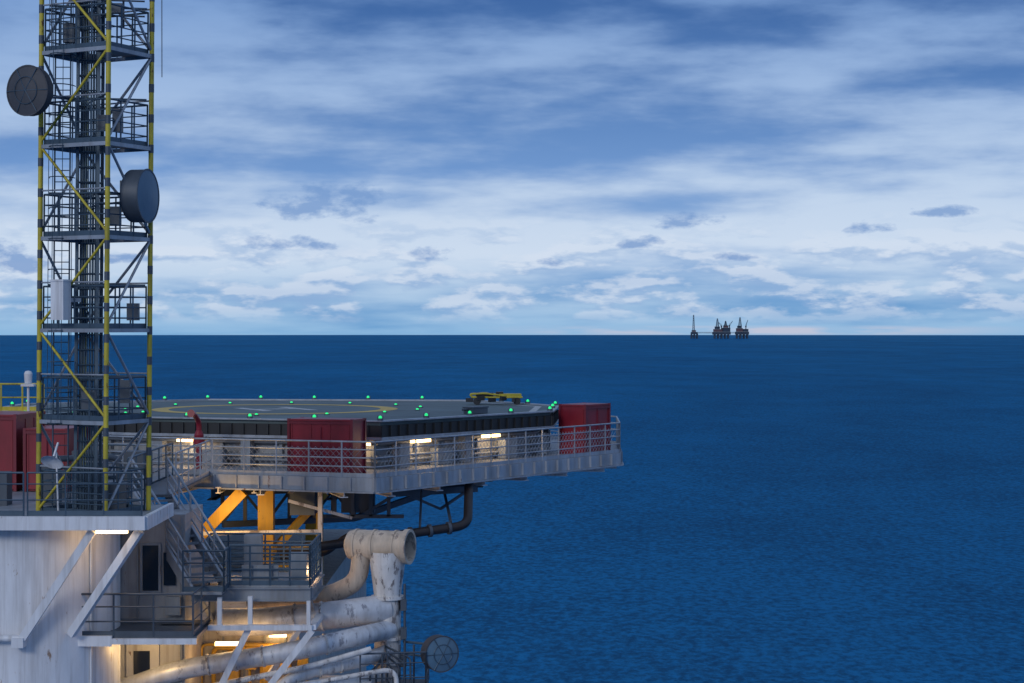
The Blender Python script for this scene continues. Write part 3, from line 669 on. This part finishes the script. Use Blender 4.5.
U=mth('ARCTAN2',sx.outputs[0],sx.outputs[1]); Vv=mth('MAXIMUM',mth('ADD',mth('ARCSINE',sx.outputs[2]),.004),0)
def vnoise(a,b,detail,rough,off=0,vp=None):
    c=N.new('ShaderNodeCombineXYZ'); L.new(mth('MULTIPLY_ADD',U,a,off),c.inputs[0]); L.new(mth('MULTIPLY',vp if vp is not None else Vv,b),c.inputs[1])
    n=N.new('ShaderNodeTexNoise'); n.noise_dimensions='2D'; n.inputs['Scale'].default_value=1; n.inputs['Detail'].default_value=detail; n.inputs['Roughness'].default_value=rough
    L.new(c.outputs[0],n.inputs['Vector']); return n.outputs['Fac']
VP=mth('POWER',Vv,.75)
a1=vnoise(3.2,15,3,.5,3.1,VP); a2=vnoise(11,40,4,.52,7.7,VP); a3=vnoise(30,90,4,.6,1.3,VP)
s=mth('ADD',mth('ADD',mth('MULTIPLY',a1,.62),mth('MULTIPLY',a2,.28)),mth('MULTIPLY',a3,.10))
s=mth('MULTIPLY_ADD',Vv,-.45,s)
s=ramp(s,[(.33,BW(0)),(.56,BW(1))],'EASE')
pos=mth('DIVIDE',Vv,.5,clamp=True)
dark=ramp(pos,[(0,lin(96,156,210)),(.03,lin(108,160,212)),(.08,lin(134,172,220)),(.16,lin(108,150,208)),(.24,lin(80,124,186)),(.33,lin(54,98,162)),(.6,lin(100,130,175)),(1,lin(140,160,195))])
light=ramp(pos,[(0,lin(140,186,226)),(.03,lin(168,200,232)),(.08,lin(206,222,243)),(.16,lin(188,209,237)),(.24,lin(158,186,226)),(.33,lin(122,158,210)),(.6,lin(165,188,220)),(1,lin(200,212,230))])
col=mixc(s,dark,light)
# cumulus bank low over the horizon: lit tops, shaded bases
c1=vnoise(26,80,5,.54,11.0); c2=vnoise(26,80,5,.54,11.0,mth('ADD',Vv,.0035))
p10=mth('DIVIDE',Vv,.1,clamp=True)
band=ramp(p10,[(.05,BW(0)),(.14,BW(1)),(.38,BW(1)),(.62,BW(0))])
cov=mth('MULTIPLY',ramp(c1,[(.43,BW(0)),(.56,BW(1))]),band)
lit=mth('MULTIPLY_ADD',mth('SUBTRACT',c1,c2),7.0,.52,clamp=True)
ccol=mixc(lit,lin(142,176,220),lin(216,227,244))
col=mixc(mth('MULTIPLY',cov,.62),col,ccol)
# small detached dark clouds: azimuth, elevation, half-widths (radians)
wob=vnoise(55,120,5,.6,5.5)
for u0,v0,hw,hh in((-.092,.064,.028,.012),(-.11,.0445,.028,.0045),(-.04,.039,.012,.005),(.062,.0455,.012,.0038),(.087,.0555,.017,.005),(.212,.0595,.015,.0038),(.176,.052,.012,.0038),(-.245,.035,.020,.010),(.113,.0385,.014,.0025),(-.19,.037,.016,.003),(.02,.036,.010,.003)):
    du_=mth('DIVIDE',mth('SUBTRACT',U,u0),hw); dv_=mth('DIVIDE',mth('SUBTRACT',Vv,v0),hh)
    dv_=mth('MULTIPLY',dv_,mth('ADD',1,mth('MULTIPLY',mth('LESS_THAN',dv_,0),.8)))
    dd=mth('ADD',mth('MULTIPLY',du_,du_),mth('MULTIPLY',dv_,dv_)); dd=mth('MULTIPLY_ADD',mth('SUBTRACT',wob,.5),4.5,dd)
    f=mth('MULTIPLY',mth('MULTIPLY',mth('SUBTRACT',1.15,dd),.9,clamp=True),.78)
    col=mixc(f,col,lin(110,150,206))
# faint pale pink strip low on the horizon
pn=vnoise(22,200,3,.5,2.2)
pk=mth('MULTIPLY',ramp(mth('DIVIDE',Vv,.01,clamp=True),[(0,BW(.3)),(.12,BW(1)),(.32,BW(1)),(.5,BW(0))]),ramp(mth('MULTIPLY',mth('ABSOLUTE',mth('SUBTRACT',U,.12)),5,clamp=True),[(.25,BW(1)),(.7,BW(0))]))
col=mixc(mth('MULTIPLY',pk,ramp(pn,[(.38,BW(.1)),(.58,BW(.75))])),col,lin(206,204,220))
sky=N.new('ShaderNodeTexSky'); sky.sky_type='NISHITA'; sky.sun_disc=False
SE,SA=math.radians(22),math.radians(205)
sky.sun_elevation=SE; sky.sun_rotation=SA
nis=mixc(1.0,sky.outputs[0],(.07,.07,.07,1),'MULTIPLY')
col=mixc(.06,col,nis)
L.new(col,bg.inputs['Color']); bg.inputs['Strength'].default_value=1.0

sl=bpy.data.lights.new('sun','SUN'); sl.energy=.85; sl.angle=math.radians(15); sl.color=(1,.95,.9)
so=bpy.data.objects.new('sun',sl); sc.collection.objects.link(so)
sd=Vector((math.sin(SA)*math.cos(SE),math.cos(SA)*math.cos(SE),math.sin(SE))); so.rotation_euler=sd.to_track_quat('Z','Y').to_euler()

cam=bpy.data.cameras.new('camera'); co=bpy.data.objects.new('camera',cam); sc.collection.objects.link(co); sc.camera=co
cam.sensor_width=36; cam.lens=36*2000/1024; cam.clip_start=.5; cam.clip_end=200000
co.location=(0,0,0); co.rotation_euler=(math.radians(90)-math.atan(14.5/2000),0,0)
